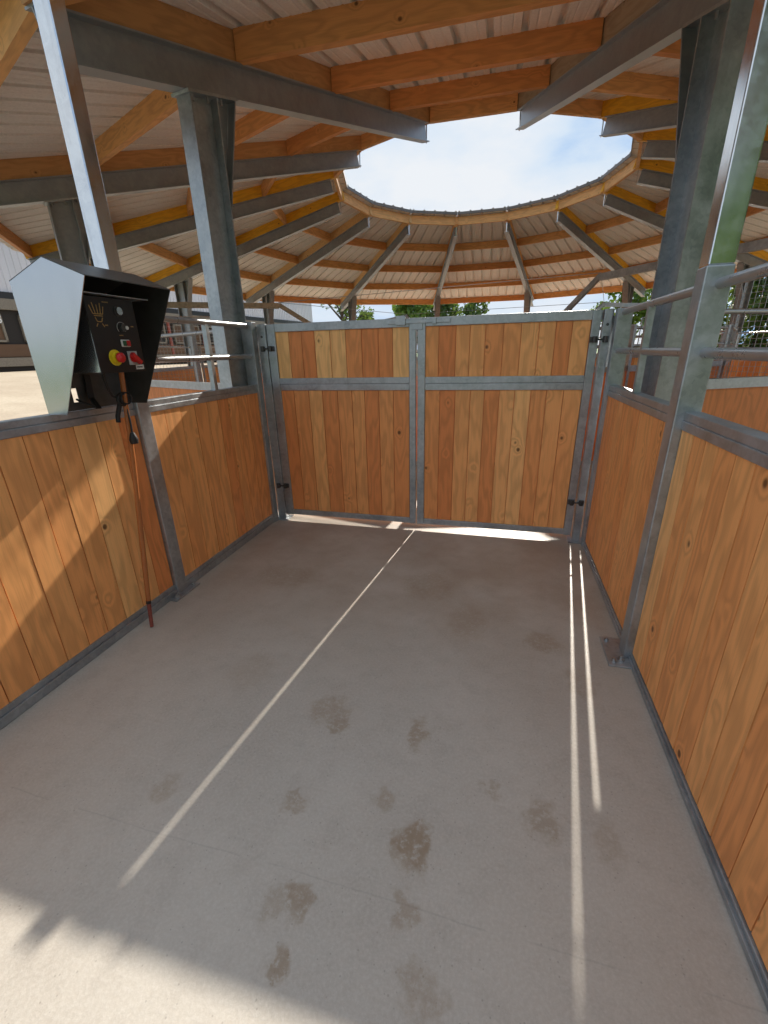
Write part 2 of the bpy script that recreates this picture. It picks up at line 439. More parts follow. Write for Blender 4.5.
# profiled roof sheets, one per bay
for k in range(NB):
    mid = OFF-(k+.5)*DA
    rad = Vector((math.cos(mid), math.sin(mid), 0)); tan = Vector((-rad.y, rad.x, 0))
    a0, a1 = (PR[0]-.15)*CA, 9.28*CA*FS
    def zs(a): return zb(a/CA)+BH+RH+.004
    half = a1*math.tan(DA/2)
    prof = []   # (t, height)
    sp, rw, rh = .30, .056, .058
    n = int(half/sp)+1
    for i in range(-n, n+1):
        t0 = i*sp
        prof += [(t0-rw/2-.006, 0), (t0-rw/2+.006, rh), (t0+rw/2-.006, rh), (t0+rw/2+.006, 0)]
        for q in (.33, .66): prof += [(t0+sp*q-.012, 0), (t0+sp*q, .006), (t0+sp*q+.012, 0)]
    prof = sorted([p for p in prof if abs(p[0]) < half-.01]+[(-half+.005, 0), (half-.005, 0)])
    m = MB(); off = (random.uniform(0, 30), random.uniform(0, 30))
    th = .006
    def P(t, hgt, a): return Vector((CX, CY, 0))+rad*a+tan*t+Vector((0, 0, zs(a)+hgt))
    L = (rad-Vector((0, 0, SL/CA))).normalized()
    for (t0, h0), (t1, h1) in zip(prof[:-1], prof[1:]):
        s0 = max(a0, abs(t0)/math.tan(DA/2)); s1 = max(a0, abs(t1)/math.tan(DA/2))
        if min(s0, s1) > a1: continue
        s0 = min(s0, a1); s1 = min(s1, a1)
        A, B, C_, D_ = P(t0, h0, s0), P(t1, h1, s1), P(t1, h1, a1), P(t0, h0, a1)
        up = Vector((0, 0, th))
        m.face([A, D_, C_, B], L, off, .5, 0)
        m.face([A+up, B+up, C_+up, D_+up], L, off, .5, 1)
        m.face([A, B, B+up, A+up], L, off, .5, 1)
        m.face([D_, D_+up, C_+up, C_], L, off, .5, 1)
    o = m.build('roof_sheet', [M['sheet'], M['sheet_top']])
    e = MB(); he = a0*math.tan(DA/2)-.003
    e.hexa([P(-he, -.022, a0-.006), P(he, -.022, a0-.006), P(he, -.022, a0+.004), P(-he, -.022, a0+.004),
            P(-he, .040, a0-.006), P(he, .040, a0-.006), P(he, .040, a0+.004), P(-he, .040, a0+.004)])
    e.build('edge_trim', M['sheet_top'], o)
    tag(o, 'beige profiled sheeting of the round roof, bay %s' % bay_place(k), 'roof sheet', 'profiled roof sheets', 'thing')

# ------------------------------------------------------------------ floor and ground
m = MB(); m.box((-2.75, -4.5, -.25), (1.5, 4.5, 0)); o = m.build('floor', M['floor']); tag(o, kind='structure')
def ground():
    # one grid, rising gently towards the barn at the left
    nx, R = 90, 400.
    def cc(i): u = (i/nx*2-1); return math.copysign(abs(u)**2.6, u)*R
    vs = []
    for j in range(nx+1):
        for i in range(nx+1):
            x = cc(i)-.6; y = cc(j)+4
            d = -x   # towards the barn
            t = min(max((d-9)/14, 0), 1); z = 1.1*t*t*(3-2*t)*min(max((-x-4)/8, 0), 1)
            vs.append((x, y, z-.05))
    fs = [(j*(nx+1)+i, j*(nx+1)+i+1, (j+1)*(nx+1)+i+1, (j+1)*(nx+1)+i) for j in range(nx) for i in range(nx)]
    me = bpy.data.meshes.new('ground'); me.from_pydata(vs, [], fs); me.materials.append(M['ground']); me.update()
    me.polygons.foreach_set('use_smooth', [True]*len(fs))
    o = bpy.data.objects.new('ground', me); COL.objects.link(o); tag(o, kind='structure')
ground()

# ------------------------------------------------------------------ board fields
def boards(mb, p0, p1, z0, z1, th, n, tones=None, tilt=0., gap=.005, nrm=None, irregular=.12):
    """n upright boards from p0 to p1 (plan points), front face on the line, thickness th along nrm"""
    p0 = Vector((p0[0], p0[1], 0)); p1 = Vector((p1[0], p1[1], 0)); d = p1-p0; nrm = Vector(nrm).normalized()
    ws = [1+random.uniform(-irregular, irregular) for _ in range(n)]; tot = sum(ws); t = 0
    q = [p0+nrm*th*.45, p1+nrm*th*.45, p1+nrm*th*1.05, p0+nrm*th*1.05]
    if (q[1]-q[0]).cross(q[3]-q[0]).z < 0: q = [q[1], q[0], q[3], q[2]]
    mb.hexa([Vector((v.x, v.y, z0+.002)) for v in q]+[Vector((v.x, v.y, z1-.002)) for v in q], Vector((0, 0, 1)), 0.)
    for i in range(n):
        a = p0+d*(t/tot); t += ws[i]; b = p0+d*(t/tot)-d.normalized()*gap
        j = nrm*random.uniform(0, .0025)
        tone = tones[i % len(tones)] if tones else random.choice([.1, .3, .45, .5, .55, .6, .7, .9])+random.uniform(-.05, .05)
        q = [a+j, b+j, b+nrm*th, a+nrm*th]
        if (q[1]-q[0]).cross(q[3]-q[0]).z < 0: q = [q[1], q[0], q[3], q[2]]
        mb.hexa([Vector((v.x, v.y, z0)) for v in q]+[Vector((v.x, v.y, z1)) for v in q], Vector((0, 0, 1)), tone)

# ------------------------------------------------------------------ passage side walls
LX, RX = -2.138, .775     # inner faces
def panel(name, label, xin, side, y0, y1, z_lo, z_hi, nb, tones, pipes, stile=None, end=None):
    """side -1 = left wall (body lies towards -x), +1 right wall"""
    root = empty(name, (xin+side*.035, (y0+y1)/2, 0), label, 'wall panel', 'boarded wall panels of the entrance passage')
    m = MB(); boards(m, (xin+side*.006, y0), (xin+side*.006, y1), .05, z_lo+.01, .04, nb, tones, nrm=(side, 0, 0)); m.build('boards', M['board'], root)
    m = MB(); h = z_hi-z_lo
    m.box((xin, y0, z_lo), (xin+side*.07, y1, z_lo+h*.52)); m.box((xin+side*.004, y0, z_lo+h*.52), (xin+side*.07, y1, z_hi))
    m.build('top_rail', M['galv'], root, bevel=.004)
    m = MB(); hb = .085 if side < 0 else .042
    m.box((xin-side*.010, y0, .002), (xin+side*.07, y1, hb*.6)); m.box((xin, y0, hb*.6), (xin+side*.07, y1, hb)); m.build('bottom_rail', M['galv'], root, bevel=.003)
    for z in pipes:
        m = MB(); m.tube([(xin+side*.03, y0-.01, z), (xin+side*.03, y1+.01, z)], .021, 14); m.build('pipe_rail', M['pipe'], root, smooth=True)
    for ys in (stile or []):
        m = MB(); m.box((xin+side*.012, ys-.018, z_hi), (xin+side*.048, ys+.018, pipes[0]+.0)); m.build('stile', M['galv'], root)
    if end:
        m = MB(); m.box((xin-side*.015, end[0], .0), (xin+side*.085, end[1], end[2])); m.build('end_stile', M['galv'], root, bevel=.003)
    return root
panel('wall_panel', 'sunlit boarded left wall panel below the control box', LX, -1, -1.6, 2.172, 1.268, 1.342, 27,
      [.5, .4, .55, .6, .3, .5, .45, .6, .4, .55, .5, .6, .45, .5, .62, .55, .5, .6, .5, .48, .56, .6, .45, .55, .95, .66, .08], [])
panel('wall_panel', 'boarded left wall panel between the left post and the gate', LX, -1, 2.268, 3.68, 1.268, 1.342, 10,
      [.62, .55, .6, .5, .6, .25, .55, .45, .4, .35], [1.83, 1.58], [3.02], (3.60, 3.675, 1.86))
panel('wall_panel', 'large boarded right wall panel nearest the camera', RX, 1, -1.6, 2.143, 1.245, 1.322, 31,
      [.5, .4, .55, .5, .45, .5, .6, .4, .5, .55, .45, .5, .4, .55, .5, .3, .45, .62, .5, .38, .55, .48, .3, .55, .6, .42, .52, .35, .6, .42, .95], [1.815, 1.56])
panel('wall_panel', 'boarded right wall panel between the right post and the gate', RX, 1, 2.237, 3.68, 1.245, 1.322, 11,
      [.5, .4, .55, .6, .3, .5, .45, .6, .4, .35, .3], [1.815, 1.56], [3.0], (3.60, 3.675, 1.84))

def post(label, x0, x1, y0, y1, inward, top):
    cx, cy = (x0+x1)/2, (y0+y1)/2
    root = empty('steel_post', (cx, cy, 0), label, 'post', 'posts along the entrance passage')
    m = MB(); m.box((x0, y0, .010), (x1, y1, 1.88)); m.build('lower_shaft', M['galv'], root, bevel=.006)
    if top:
        m = MB(); m.box((x0+.008, y0+.012, 1.88), (x1, y1+.014, top)); m.build('upper_shaft', M['galv_shiny'], root, bevel=.006)
    m = MB()
    px = (x1+.045 if inward > 0 else x0-.085); qx = (x0+.02 if inward > 0 else x1-.02)
    m.box((px, cy-.125, .0), (qx, cy+.125, .012)); pl = m.build('base_plate', M['galv'], root, bevel=.004)
    for yy in (cy-.09, cy+.09):
        b = MB(); xx = px-.03*inward*1.0
        b.tube([(xx, yy, .012), (xx, yy, .024)], .012, 6); b.tube([(xx, yy, .024), (xx, yy, .034)], .007, 8); b.build('anchor_bolt', M['bolt'], root)
    b = MB(); xx = x1+.02 if inward > 0 else x0-.018
    b.tube([(xx, y0-.03, .012), (xx, y0-.03, .026)], .018, 6); b.tube([(xx, y0-.03, .026), (xx, y0-.03, .045)], .010, 8); b.build('anchor_bolt', M['bolt'], root)
    return root
post('tall square steel post behind the control box on the left wall', -2.218, -2.118, 2.172, 2.268, 1, 3.55)
post('tall steel post with square base plate in the right wall', .742, .842, 2.143, 2.237, -1, 3.55)

# ------------------------------------------------------------------ gate
GY0, GY1 = 3.705, 3.755
def gate_post(label, x0, x1):
    root = empty('gate_post', ((x0+x1)/2, 3.73, 0), label, 'gate post', 'posts the gate leaves hang on')
    m = MB(); m.box((x0, 3.695, .008), (x1, 3.765, 1.845)); m.build('shaft', M['galv'], root, bevel=.004)
    m = MB(); m.box((x0-.035, 3.655, 0), (x1+.035, 3.80, .008)); m.build('base_plate', M['galv'], root)
    m = MB(); m.tube([(((x0+x1)/2), 3.692, 1.74), ((x0+x1)/2, 3.697, 1.74)], .010, 10); m.tube([(((x0+x1)/2), 3.69, 1.74), ((x0+x1)/2, 3.694, 1.74)], .006, 8, tone=0); m.build('eyelet', M['hinge'], root)
    m = MB(); m.box((x0-.02, 3.767, 1.775), (x1+.02, 3.774, 1.842)); m.box((x1-.01, 3.767, 1.44), (x1+.045, 3.774, 1.80)) if x0 > 0 else None; m.build('gap_sun_stop', M['galv'], root)  # unseen plates added behind the post to cut off sun through the gaps
gate_post('slim galvanised gate post in the far left corner', -2.132, -2.046)
gate_post('slim galvanised gate post in the far right corner', .695, .752)
def leaf(label, x0, x1, sl, sr, nb, tu, tl, hx):
    root = empty('gate_leaf', ((x0+x1)/2, 3.73, .03), label, 'gate', 'the two leaves of the entrance gate')
    m = MB()
    m.box((x0, GY0, .050), (x0+sl, GY1, 1.842)); m.build('side_stile', M['galv'], root, bevel=.004)
    m = MB(); m.box((x1-sr, GY0, .050), (x1, GY1, 1.842)); m.build('side_stile', M['galv'], root, bevel=.004)
    m = MB(); m.box((x0+sl, GY0, 1.775), (x1-sr, GY1, 1.842)); m.build('top_rail', M['galv'], root, bevel=.004)
    m = MB(); m.box((x0+sl, GY0, 1.334), (x1-sr, GY1, 1.385)); m.box((x0+sl, GY0+.003, 1.278), (x1-sr, GY1, 1.331)); m.box((x0+sl, GY0+.015, 1.32), (x1-sr, GY1-.01, 1.345)); m.build('middle_rail', M['galv'], root, bevel=.003)
    m = MB(); m.box((x0+sl, GY0, .055), (x1-sr, GY1, .108)); m.build('bottom_rail', M['galv'], root, bevel=.003)
    m = MB(); boards(m, (x0+sl, GY0+.012), (x1-sr, GY0+.012), 1.380, 1.780, .028, nb, tu, nrm=(0, 1, 0)); m.build('upper_boards', M['board'], root)
    m = MB(); boards(m, (x0+sl, GY0+.012), (x1-sr, GY0+.012), .090, 1.285, .028, nb, tl, nrm=(0, 1, 0)); m.build('lower_boards', M['board'], root)
    for z in (.36, 1.64):
        m = MB(); s = 1 if hx > (x0+x1)/2 else -1
        xp = hx+s*.045
        m.tube([(hx-s*.045, 3.685, z), (xp, 3.685, z)], .007, 8); m.tube([(hx-s*.03, 3.685, z-.022), (hx-s*.03, 3.685, z+.022)], .017, 10)
        m.tube([(xp, 3.685, z-.022), (xp, 3.685, z+.022)], .017, 10); m.box((hx-s*.06, 3.69, z-.02), (hx-s*.01, 3.706, z+.02)); m.box((xp-.02, 3.69, z-.02), (xp+.02, 3.706, z+.02))
        m.build('hinge', M['hinge'], root, smooth=False)
    return root
gl = leaf('left gate leaf with pale and reddish upright boards', -2.043, -.698, .080, .055, 9,
     [.95, .08, .0, .97, .9, .2, .05, .1, .92], [.08, .28, .62, .12, .3, .4, .06, .34, .2], -2.043)
gr = leaf('right gate leaf with knotty orange upright boards', -.684, .679, .066, .060, 10,
     [.4, .02, .55, .6, .25, .4, .65, .6, .1, .62], [.3, .03, .5, .6, .15, .68, .8, .35, .55, .6], .679)
m = MB(); m.box((-.93, 3.690, 1.800), (-.42, 3.704, 1.826)); m.box((-.86, 3.680, 1.79), (-.78, 3.705, 1.86)); m.box((-.56, 3.684, 1.79), (-.53, 3.705, 1.836)); m.box((-.74, 3.698, 1.752), (-.64, 3.7045, 1.842)); m.build('slide_latch', M['galv'], gl, bevel=.002)

# ------------------------------------------------------------------ ring walls (outer between the columns, inner circle)
def ring_panel(k, R, label, group, top_pipes, nbd, sh=0.):
    a = pol(k+sh, R); b = pol(k+1+sh, R); d = (b-a).normalized(); nrm = Vector((d.y, -d.x, 0))
    if nrm.dot(a-Vector((CX, CY, 0))) < 0: nrm = -nrm
    e = .20 if R > 6 else .06
    a = a+d*e; b = b-d*e; c = (a+b)/2
    root = empty('ring_panel', c, label, 'fence panel', group)
    m = MB(); boards(m, a-nrm*.02, b-nrm*.02, .06, 1.27, .04, nbd, None, nrm=nrm); m.build('boards', M['board'], root)
    Z = lambda p, z: Vector((p.x, p.y, z))
    m = MB(); m.bar(Z(a, 1.298), Z(b, 1.298), .07, .075); m.build('top_rail', M['galv'], root)
    m = MB(); m.bar(Z(a, .03), Z(b, .03), .07, .06); m.build('bottom_rail', M['galv'], root)
    for p in (a+d*.025, b-d*.025):
        m = MB(); m.bar(Z(p, 0.0), Z(p, 1.84), .05, .05, up=d); m.build('stile', M['galv'], root)
    for z in top_pipes:
        m = MB(); m.tube([Z(a, z), Z(b, z)], .021, 10); m.build('pipe_rail', M['pipe'], root, smooth=True)
for k in range(NB):
    if k != 13:
        ring_panel(k, RC, 'boarded outer ring fence panel with pipe rails, %s' % bay_place(k), 'outer fence panels of the horse walker ring', (1.81, ), 22)
    ring_panel(k, RINNER, 'boarded inner ring fence panel, %s' % bay_place(k).replace('over the entrance passage', 'facing the entrance gate'), 'inner fence panels of the horse walker ring', (1.58, 1.80), 15, .5)

# ------------------------------------------------------------------ horse walker carousel
AR = [math.radians(a) for a in (-55, -145, 125, 35)]
RZ = [(3.7, 2.58), (4.42, 2.48), (3.9, 2.58), (3.9, 2.58)]
root = empty('walker_carousel', (CX, CY, 0), 'galvanised horse walker carousel with long arms in the middle of the ring', 'horse walker')
def pa(a, r, z): return Vector((CX+r*math.cos(a), CY+r*math.sin(a), z))
m = MB(); m.tube([(CX, CY, -.05), (CX, CY, 1.9)], .16, 20); m.tube([(CX, CY, -.05), (CX, CY, .06)], .5, 24); m.tube([(CX, CY, 1.75), (CX, CY, 2.0)], .26, 20); m.build('mast', M['galv'], root)
for i, a in enumerate(AR):
    R1, ZA = RZ[i]; R2, ZB = RZ[(i+1) % 4]
    m = MB(); m.bar(pa(a, R1, ZA), pa(a, 7.3, ZA), .06, .10); m.build('arm', M['tan_tube'] if i == 1 else M['galv'], root)
    m = MB(); m.bar(pa(a, R1, ZA+.02), pa(a, R1-1.15, 1.82), .05, .08); m.bar(pa(a, R1-1.1, 1.82), pa(a, .2, 1.80), .05, .08); m.build('strut', M['tan_tube'] if i == 1 else M['galv'], root)
    a2 = AR[(i+1) % 4]
    m = MB(); m.tube([pa(a, R1, ZA+.06), pa(a2, R2, ZB+.06)], .006, 6); m.build('tie_cable', M['galv'], root)
    mid = a
    lab = ['on the right arm beside the right column', 'on the left arm behind the control box', 'on the far left arm', 'on the far right arm'][i]
    t = empty('pusher_gate', pa(a, 6.2, 2.3), 'wire mesh pusher gate hanging %s' % lab, 'pusher gate', 'mesh gates hanging from the horse walker arms')
    r0, r1, z0, z1 = 5.32, 7.1, .55, 2.28
    m = MB(); m.tube([pa(a, r0, z0), pa(a, r0, z1), pa(a, r1, z1), pa(a, r1, z0), pa(a, r0, z0)], .017, 8); m.build('tube_frame', M['galv'], t)
    m = MB(); r = r0+.06; tg = Vector((-math.sin(a), math.cos(a), 0))
    while r < r1: m.bar(pa(a, r, z0), pa(a, r, z1), .004, .004, up=tg); r += .06
    z = z0+.06
    while z < z1: m.bar(pa(a, r0, z), pa(a, r1, z), .004, .004); z += .06
    m.build('wire_mesh', M['galv'], t)
    for r in (r0+.2, r1-.2):
        m = MB(); m.tube([pa(a, r, z1), pa(a, r, ZA-.04)], .010, 6); m.build('hanger', M['galv'], t)

# ------------------------------------------------------------------ control box in its hood
HY0, HY1 = 1.652, 2.168
prof = [(-2.152, 1.343), (-2.152, 1.928), (-1.936, 2.009), (-1.732, 1.927), (-2.036, 1.343)]
hood = empty('control_hood', (-2.12, 1.92, 1.344), 'grey sheet steel hood sheltering the control box on the left wall', 'control hood')
th = .004
def poly(y, pts): return [(x, y, z) for x, z in pts]
m = MB(); m.prism(poly(HY0, prof), (0, th, 0)); m.build('side_plate', M['brushed'], hood)['label'] = 'bright brushed steel side plate'
m = MB(); m.prism(poly(HY1-th, prof), (0, th, 0)); m.build('side_plate', M['black_sheet'], hood)['label'] = 'dark side plate'
m = MB()   # back plate with an oblong hole
bx = prof[0][0]; hy0, hy1, hz0, hz1 = 1.80, 1.832, 1.385, 1.455
for y0, y1, z0, z1 in ((HY0+th, hy0, 1.344, 1.93), (hy1, HY1-th, 1.344, 1.93), (hy0, hy1, 1.344, hz0), (hy0, hy1, hz1, 1.93)):
    m.box((bx, y0, z0), (bx+th, y1, z1))
m.build('back_plate', M['grey_sheet'], hood)
m = MB()
for (xa, za), (xb, zb_) in ((prof[1], prof[2]), (prof[2], prof[3])):
    m.hexa([(xa, HY0, za), (xb, HY0, zb_), (xb, HY1, zb_), (xa, HY1, za), (xa, HY0, za+th), (xb, HY0, zb_+th), (xb, HY1, zb_+th), (xa, HY1, za+th)])
m.build('roof_plate', M['grey_sheet'], hood)
m = MB(); m.box((-2.146, HY0+.01, 1.872), (-1.80, HY1-.10, 1.876)); m.build('shelf_plate', M['galv'], hood)
# control box
BX, BY0, BY1, BZ0, BZ1 = -1.842, 1.72, 1.995, 1.533, 1.864
cb = empty('control_box', (-1.96, 1.88, 1.53), 'black control panel box with red and yellow switches inside the hood', 'control box')
m = MB(); m.box((-2.147, BY0, BZ0), (BX, BY1, BZ1)); m.build('housing', M['brushed'], cb, bevel=.003)
m = MB(); m.box((BX, BY0-.002, BZ0-.004), (BX+.006, BY1+.002, BZ1+.002)); m.build('front_panel', M['black_plate'], cb, bevel=.001)
FX = BX+.006
def yz(px, py):   # panel coordinates: u 0..1 left to right, v 0..1 top to bottom
    return BY0+px*(BY1-BY0), BZ1-py*(BZ1-BZ0)
def disc(mb, u, v, r, x0, x1, n=24, **k):
    y, z = yz(u, v); mb.tube([(x0, y, z), (x1, y, z)], r, n, **k)
m = MB(); disc(m, .62, .16, .022, FX, FX+.004); o = m.build('lamp_bezel', M['hinge'], cb)
m = MB(); disc(m, .62, .16, .018, FX+.004, FX+.016); m.build('white_lamp', M['chrome'], cb)
m = MB()
y, z = yz(.63, .385)
ringp = [(FX+.0015, y+.026*math.cos(t), z+.026*math.sin(t)) for t in [math.radians(-130+i*260/20+90) for i in range(21)]]
m.tube(ringp, .0014, 6); m.build('dial_scale', M['grey_plastic'], cb)
m = MB(); disc(m, .63, .385, .017, FX, FX+.018); m.build('speed_knob', M['black_sheet'], cb)
m = MB(); disc(m, .69, .385, .009, FX+.010, FX+.021, 14); m.build('knob_cap', M['white'], cb)
m = MB(); y, z = yz(.64, .60)
m.box((FX, y-.027, z-.017), (FX+.006, y+.027, z+.017)); m.build('double_button', M['white'], cb, bevel=.005)
m = MB(); m.box((FX+.006, y-.019, z-.012), (FX+.012, y-.001, z+.012)); m.build('start_button', M['green'], cb, bevel=.002)
m = MB(); m.box((FX+.006, y+.003, z-.013), (FX+.012, y+.024, z+.013)); m.build('stop_button', M['red'], cb, bevel=.002)
m = MB(); disc(m, .35, .80, .037, FX, FX+.004); m.tube([(FX+.004, *yz(.35, .80)), (FX+.02, *yz(.35, .80))], .022, 20); es = m.build('emergency_stop', M['yellowp'], cb)
m = MB(); y, z = yz(.35, .80)
m.tube([(FX+.02, y, z), (FX+.028, y, z), (FX+.040, y, z), (FX+.046, y, z)], .02, 24, rad=[.014, .023, .023, .017]); m.build('mushroom_head', M['red'], es, smooth=True)
m = MB(); y, z = yz(.74, .81); m.box((FX, y-.030, z-.033), (FX+.005, y+.030, z+.033)); ms = m.build('main_switch', M['grey_plastic'], cb, bevel=.002)
m = MB(); m.tube([(FX+.005, y, z), (FX+.012, y, z)], .021, 20); m.bar((FX+.022, y-.022, z+.020), (FX+.022, y+.024, z-.024), .018, .020, up=(1, 0, 0)); m.build('switch_handle', M['red'], ms)
m = MB(); y, z = yz(.87, .945); m.box((FX, y-.026, z-.011), (FX+.001, y+.026, z+.011)); mp = m.build('maker_plate', M['white'], cb)
m = MB()
for i in range(9): m.box((FX+.001, y-.019+i*.0042, z-.004), (FX+.0014, y-.019+i*.0042+.0027, z+.004))
m.build('plate_lettering', M['black_plate'], mp)
# gold print: crown emblem and tiny legends
m = MB(); y, z = yz(.20, .16)
def gl_(a, b, w=.004): m.bar((FX+.0008, y+a[0], z+a[1]), (FX+.0008, y+b[0], z+b[1]), .001, w, up=(0, 0, 1) if abs(b[0]-a[0]) > abs(b[1]-a[1]) else (0, 1, 0))
for a, b in (((-.028, -.018), (-.040, .016)), ((-.014, -.018), (-.022, .028)), ((0, -.018), (0, .020)), ((.014, -.018), (.020, .028)), ((.026, -.018), (.036, .014)),
             ((-.028, -.019), (.027, -.019)), ((-.024, -.027), (.024, -.027)), ((-.02, -.034), (-.012, -.052)), ((.02, -.034), (.012, -.052)), ((-.012, -.052), (.012, -.052)),
             ((-.012, -.060), (-.022, -.074)), ((.012, -.060), (.022, -.074))):
    gl_(a, b)
m.build('gold_emblem', M['gold'], cb)
m = MB()
for u, v, n in ((.40, .055, 6), (.36, .36, 3), (.92, .36, 3), (.62, .49, 4)):
    y, z = yz(u, v)
    for i in range(n): m.box((FX, y+i*.006-.018, z-.0025), (FX+.0008, y+i*.006-.014, z+.0025))
m.build('legend_print', M['gold'], cb)
# cables, plug, strap
def pt(*p): return Vector(p)
m = MB(); m.tube([pt(-1.98, 1.862, 1.535), pt(-1.985, 1.864, 1.50), pt(-1.99, 1.875, 1.45), pt(-2.00, 1.90, 1.41), pt(-2.005, 1.945, 1.39), pt(-2.005, 1.985, 1.365), pt(-2.01, 1.985, 1.33)], .007, 8)
loop = [pt(-2.00, 1.965+.035*math.cos(t), 1.385+.030*math.sin(t)) for t in [i*2*PI/16 for i in range(17)]]
m.tube(loop, .009, 8); m.tube([p+pt(.010, .014, .004) for p in loop], .005, 8)
m.tube([pt(-2.01, 1.95, 1.37), pt(-2.02, 1.925, 1.30), pt(-2.02, 1.92, 1.265)], .012, 8)
m.tube([pt(-2.00, 1.975, 1.36), pt(-1.985, 1.965, 1.27), pt(-1.98, 1.955, 1.20)], .005, 8)
cbl = m.build('power_cable', M['cable'], smooth=True); tag(cbl, 'black cable looped round the stick below the control box', 'cable', kind='thing')
m = MB(); m.tube([pt(-1.98, 1.955, 1.205), pt(-1.98, 1.955, 1.185), pt(-1.98, 1.955, 1.165), pt(-1.98, 1.955, 1.143)], .018, 14, rad=[.010, .018, .024, .020]); m.build('plug', M['cable'], cbl, smooth=True)
m = MB(); m.tube([pt(-2.145, 1.815, 1.40), pt(-2.12, 1.82, 1.385), pt(-2.10, 1.84, 1.37), pt(-2.085, 1.86, 1.355)], .006, 8)
m.bar(pt(-2.135, 1.90, 1.52), pt(-2.125, 1.885, 1.40), .006, .035, up=(0, 1, 0)); m.bar(pt(-2.125, 1.885, 1.40), pt(-2.085, 1.88, 1.346), .006, .030, up=(0, 1, 0))
o = m.build('cable_strap', M['cable']); tag(o, 'black cable strap at the hole in the hood back', 'strap', kind='thing')
# stick leaning in the corner
st = empty('riding_stick', (-2.03, 1.81, 0), 'varnished red-brown wooden stick leaning below the control box', 'stick')
sp_ = [pt(-2.03, 1.81, .005), pt(-2.029, 1.83, .17), pt(-2.022, 1.862, .42), pt(-2.015, 1.90, .72), pt(-2.008, 1.945, 1.05), pt(-2.0, 1.995, 1.525)]
m = MB(); m.tube(sp_[1:], .0125, 12, tone=.5, rad=[.0135, .0145, .014, .0135, .013]); m.build('shaft', M['stick'], st, smooth=True)
m = MB(); m.tube([sp_[1].lerp(sp_[2], -.03), sp_[1].lerp(sp_[2], .05)], .0145, 12); m.build('black_band', M['cable'], st)
m = MB(); m.tube([sp_[0], sp_[1]], .0115, 12, tone=0, rad=[.0105, .012]); m.build('dark_tip', M['barn_red'], st, smooth=True)

# ------------------------------------------------------------------ barn behind on the left
BA = Vector((-25.2, 4.0, 0)); BB = Vector((-21.3, 49.6, 0)); bd = (BB-BA).normalized(); bn = Vector((bd.y, -bd.x, 0)); BL = (BB-BA).length
barn = empty('barn', (BA+BB)/2+Vector((0, 0, 1.05)), 'long stable barn with white ribbed cladding above dark stall openings', 'barn')
def bp(s, d, z): q = BA+bd*s-bn*d; return Vector((q.x, q.y, z))     # d = depth behind the facade
m = MB(); s = 0.
while s < BL-.01:   # trapezoid ribs
    for x0, x1, d0, d1 in ((0, .18, .05, .05), (.18, .21, .05, 0), (.21, .29, 0, 0), (.29, .32, 0, .05)):
        m.face([bp(s+x0, d0, 4.75), bp(s+x1, d1, 4.75), bp(s+x1, d1, 8.2), bp(s+x0, d0, 8.2)], Vector((0, 0, 1)), (0, 0), .5)
    s += .32
m.build('cladding', M['clad'], barn)
def bbox(mb, s0, s1, d0, d1, z0, z1, **k): mb.hexa([bp(s0, d0, z0), bp(s1, d0, z0), bp(s1, d1, z0), bp(s0, d1, z0), bp(s0, d0, z1), bp(s1, d0, z1), bp(s1, d1, z1), bp(s0, d1, z1)], **k)
m = MB(); bbox(m, 0, BL, .1, 14, .6, 8.1); m.build('barn_body', M['barn_dark'], barn)
m = MB(); bbox(m, 0, BL, -.05, .12, 4.45, 4.76); m.build('black_band', M['barn_black'], barn)
m = MB(); bbox(m, 0, BL, -.08, .12, 3.95, 4.45); m.build('lintel_beam', M['barn_frame'], barn)
m = MB(); bbox(m, 0, BL, .02, .12, 1.75, 2.35); m.build('stall_boards', M['barn_brown'], barn)
m = MB(); bbox(m, 0, BL, -.05, .12, 1.30, 1.72); m.build('grey_plinth', M['barn_frame'], barn)
s = 0.8; i = 0
while s < BL-2.5:
    m = MB(); w, z0, z1 = 2.6, 2.45, 3.75
    bbox(m, s, s+.1, -.02, .12, z0, z1); bbox(m, s+w-.1, s+w, -.02, .12, z0, z1); bbox(m, s, s+w, -.02, .12, z0, z0+.1); bbox(m, s, s+w, -.02, .12, z1-.1, z1)
    fr = m.build('stall_window', M['barn_frame'], barn)
    m = MB(); bbox(m, s+.1, s+w-.1, .06, .12, z0+.1, z1-.1, tone=random.random()); m.build('window_boards', M['barn_brown'] if i % 2 else M['barn_dark'], fr)
    if s > 20: m = MB(); bbox(m, s+w+.3, s+w+.5, -.03, .12, 1.2, 3.95); m.build('stall_post', M['barn_red'], barn)
    s += w+.8; i += 1
m = MB()
for z0, z1 in ((8.1, 11),):
    m.prism([bp(-.5, -.6, 8.1), bp(-.5, 14.6, 8.1), bp(-.5, 7, 11)], bd*(BL+1))
m.build('barn_roof', M['barn_roof'], barn)
# white number on a dark stall sign (the last character of it shows)
fc = bpy.data.curves.new('sign_number', 'FONT'); fc.body = '3'; fc.size = .62; fc.extrude = .01; fc.align_x = 'CENTER'; fc.align_y = 'CENTER'
so = bpy.data.objects.new('sign_number', fc); COL.objects.link(so); fc.materials.append(M['white'])
# where the line of sight over the left rail meets the facade
sg = 13.40
bpy.context.view_layer.update(); me_ = bpy.data.meshes.new_from_object(so); bpy.data.objects.remove(so); so = bpy.data.objects.new('sign_number', me_); COL.objects.link(so)
so.parent = barn; so.matrix_parent_inverse = barn.matrix_world.inverted()
so.matrix_world = Matrix.Translation(bp(sg, -.1, 3.5)) @ Matrix(((bd.x, 0, bn.x), (bd.y, 0, bn.y), (0, 1, 0))).to_4x4()

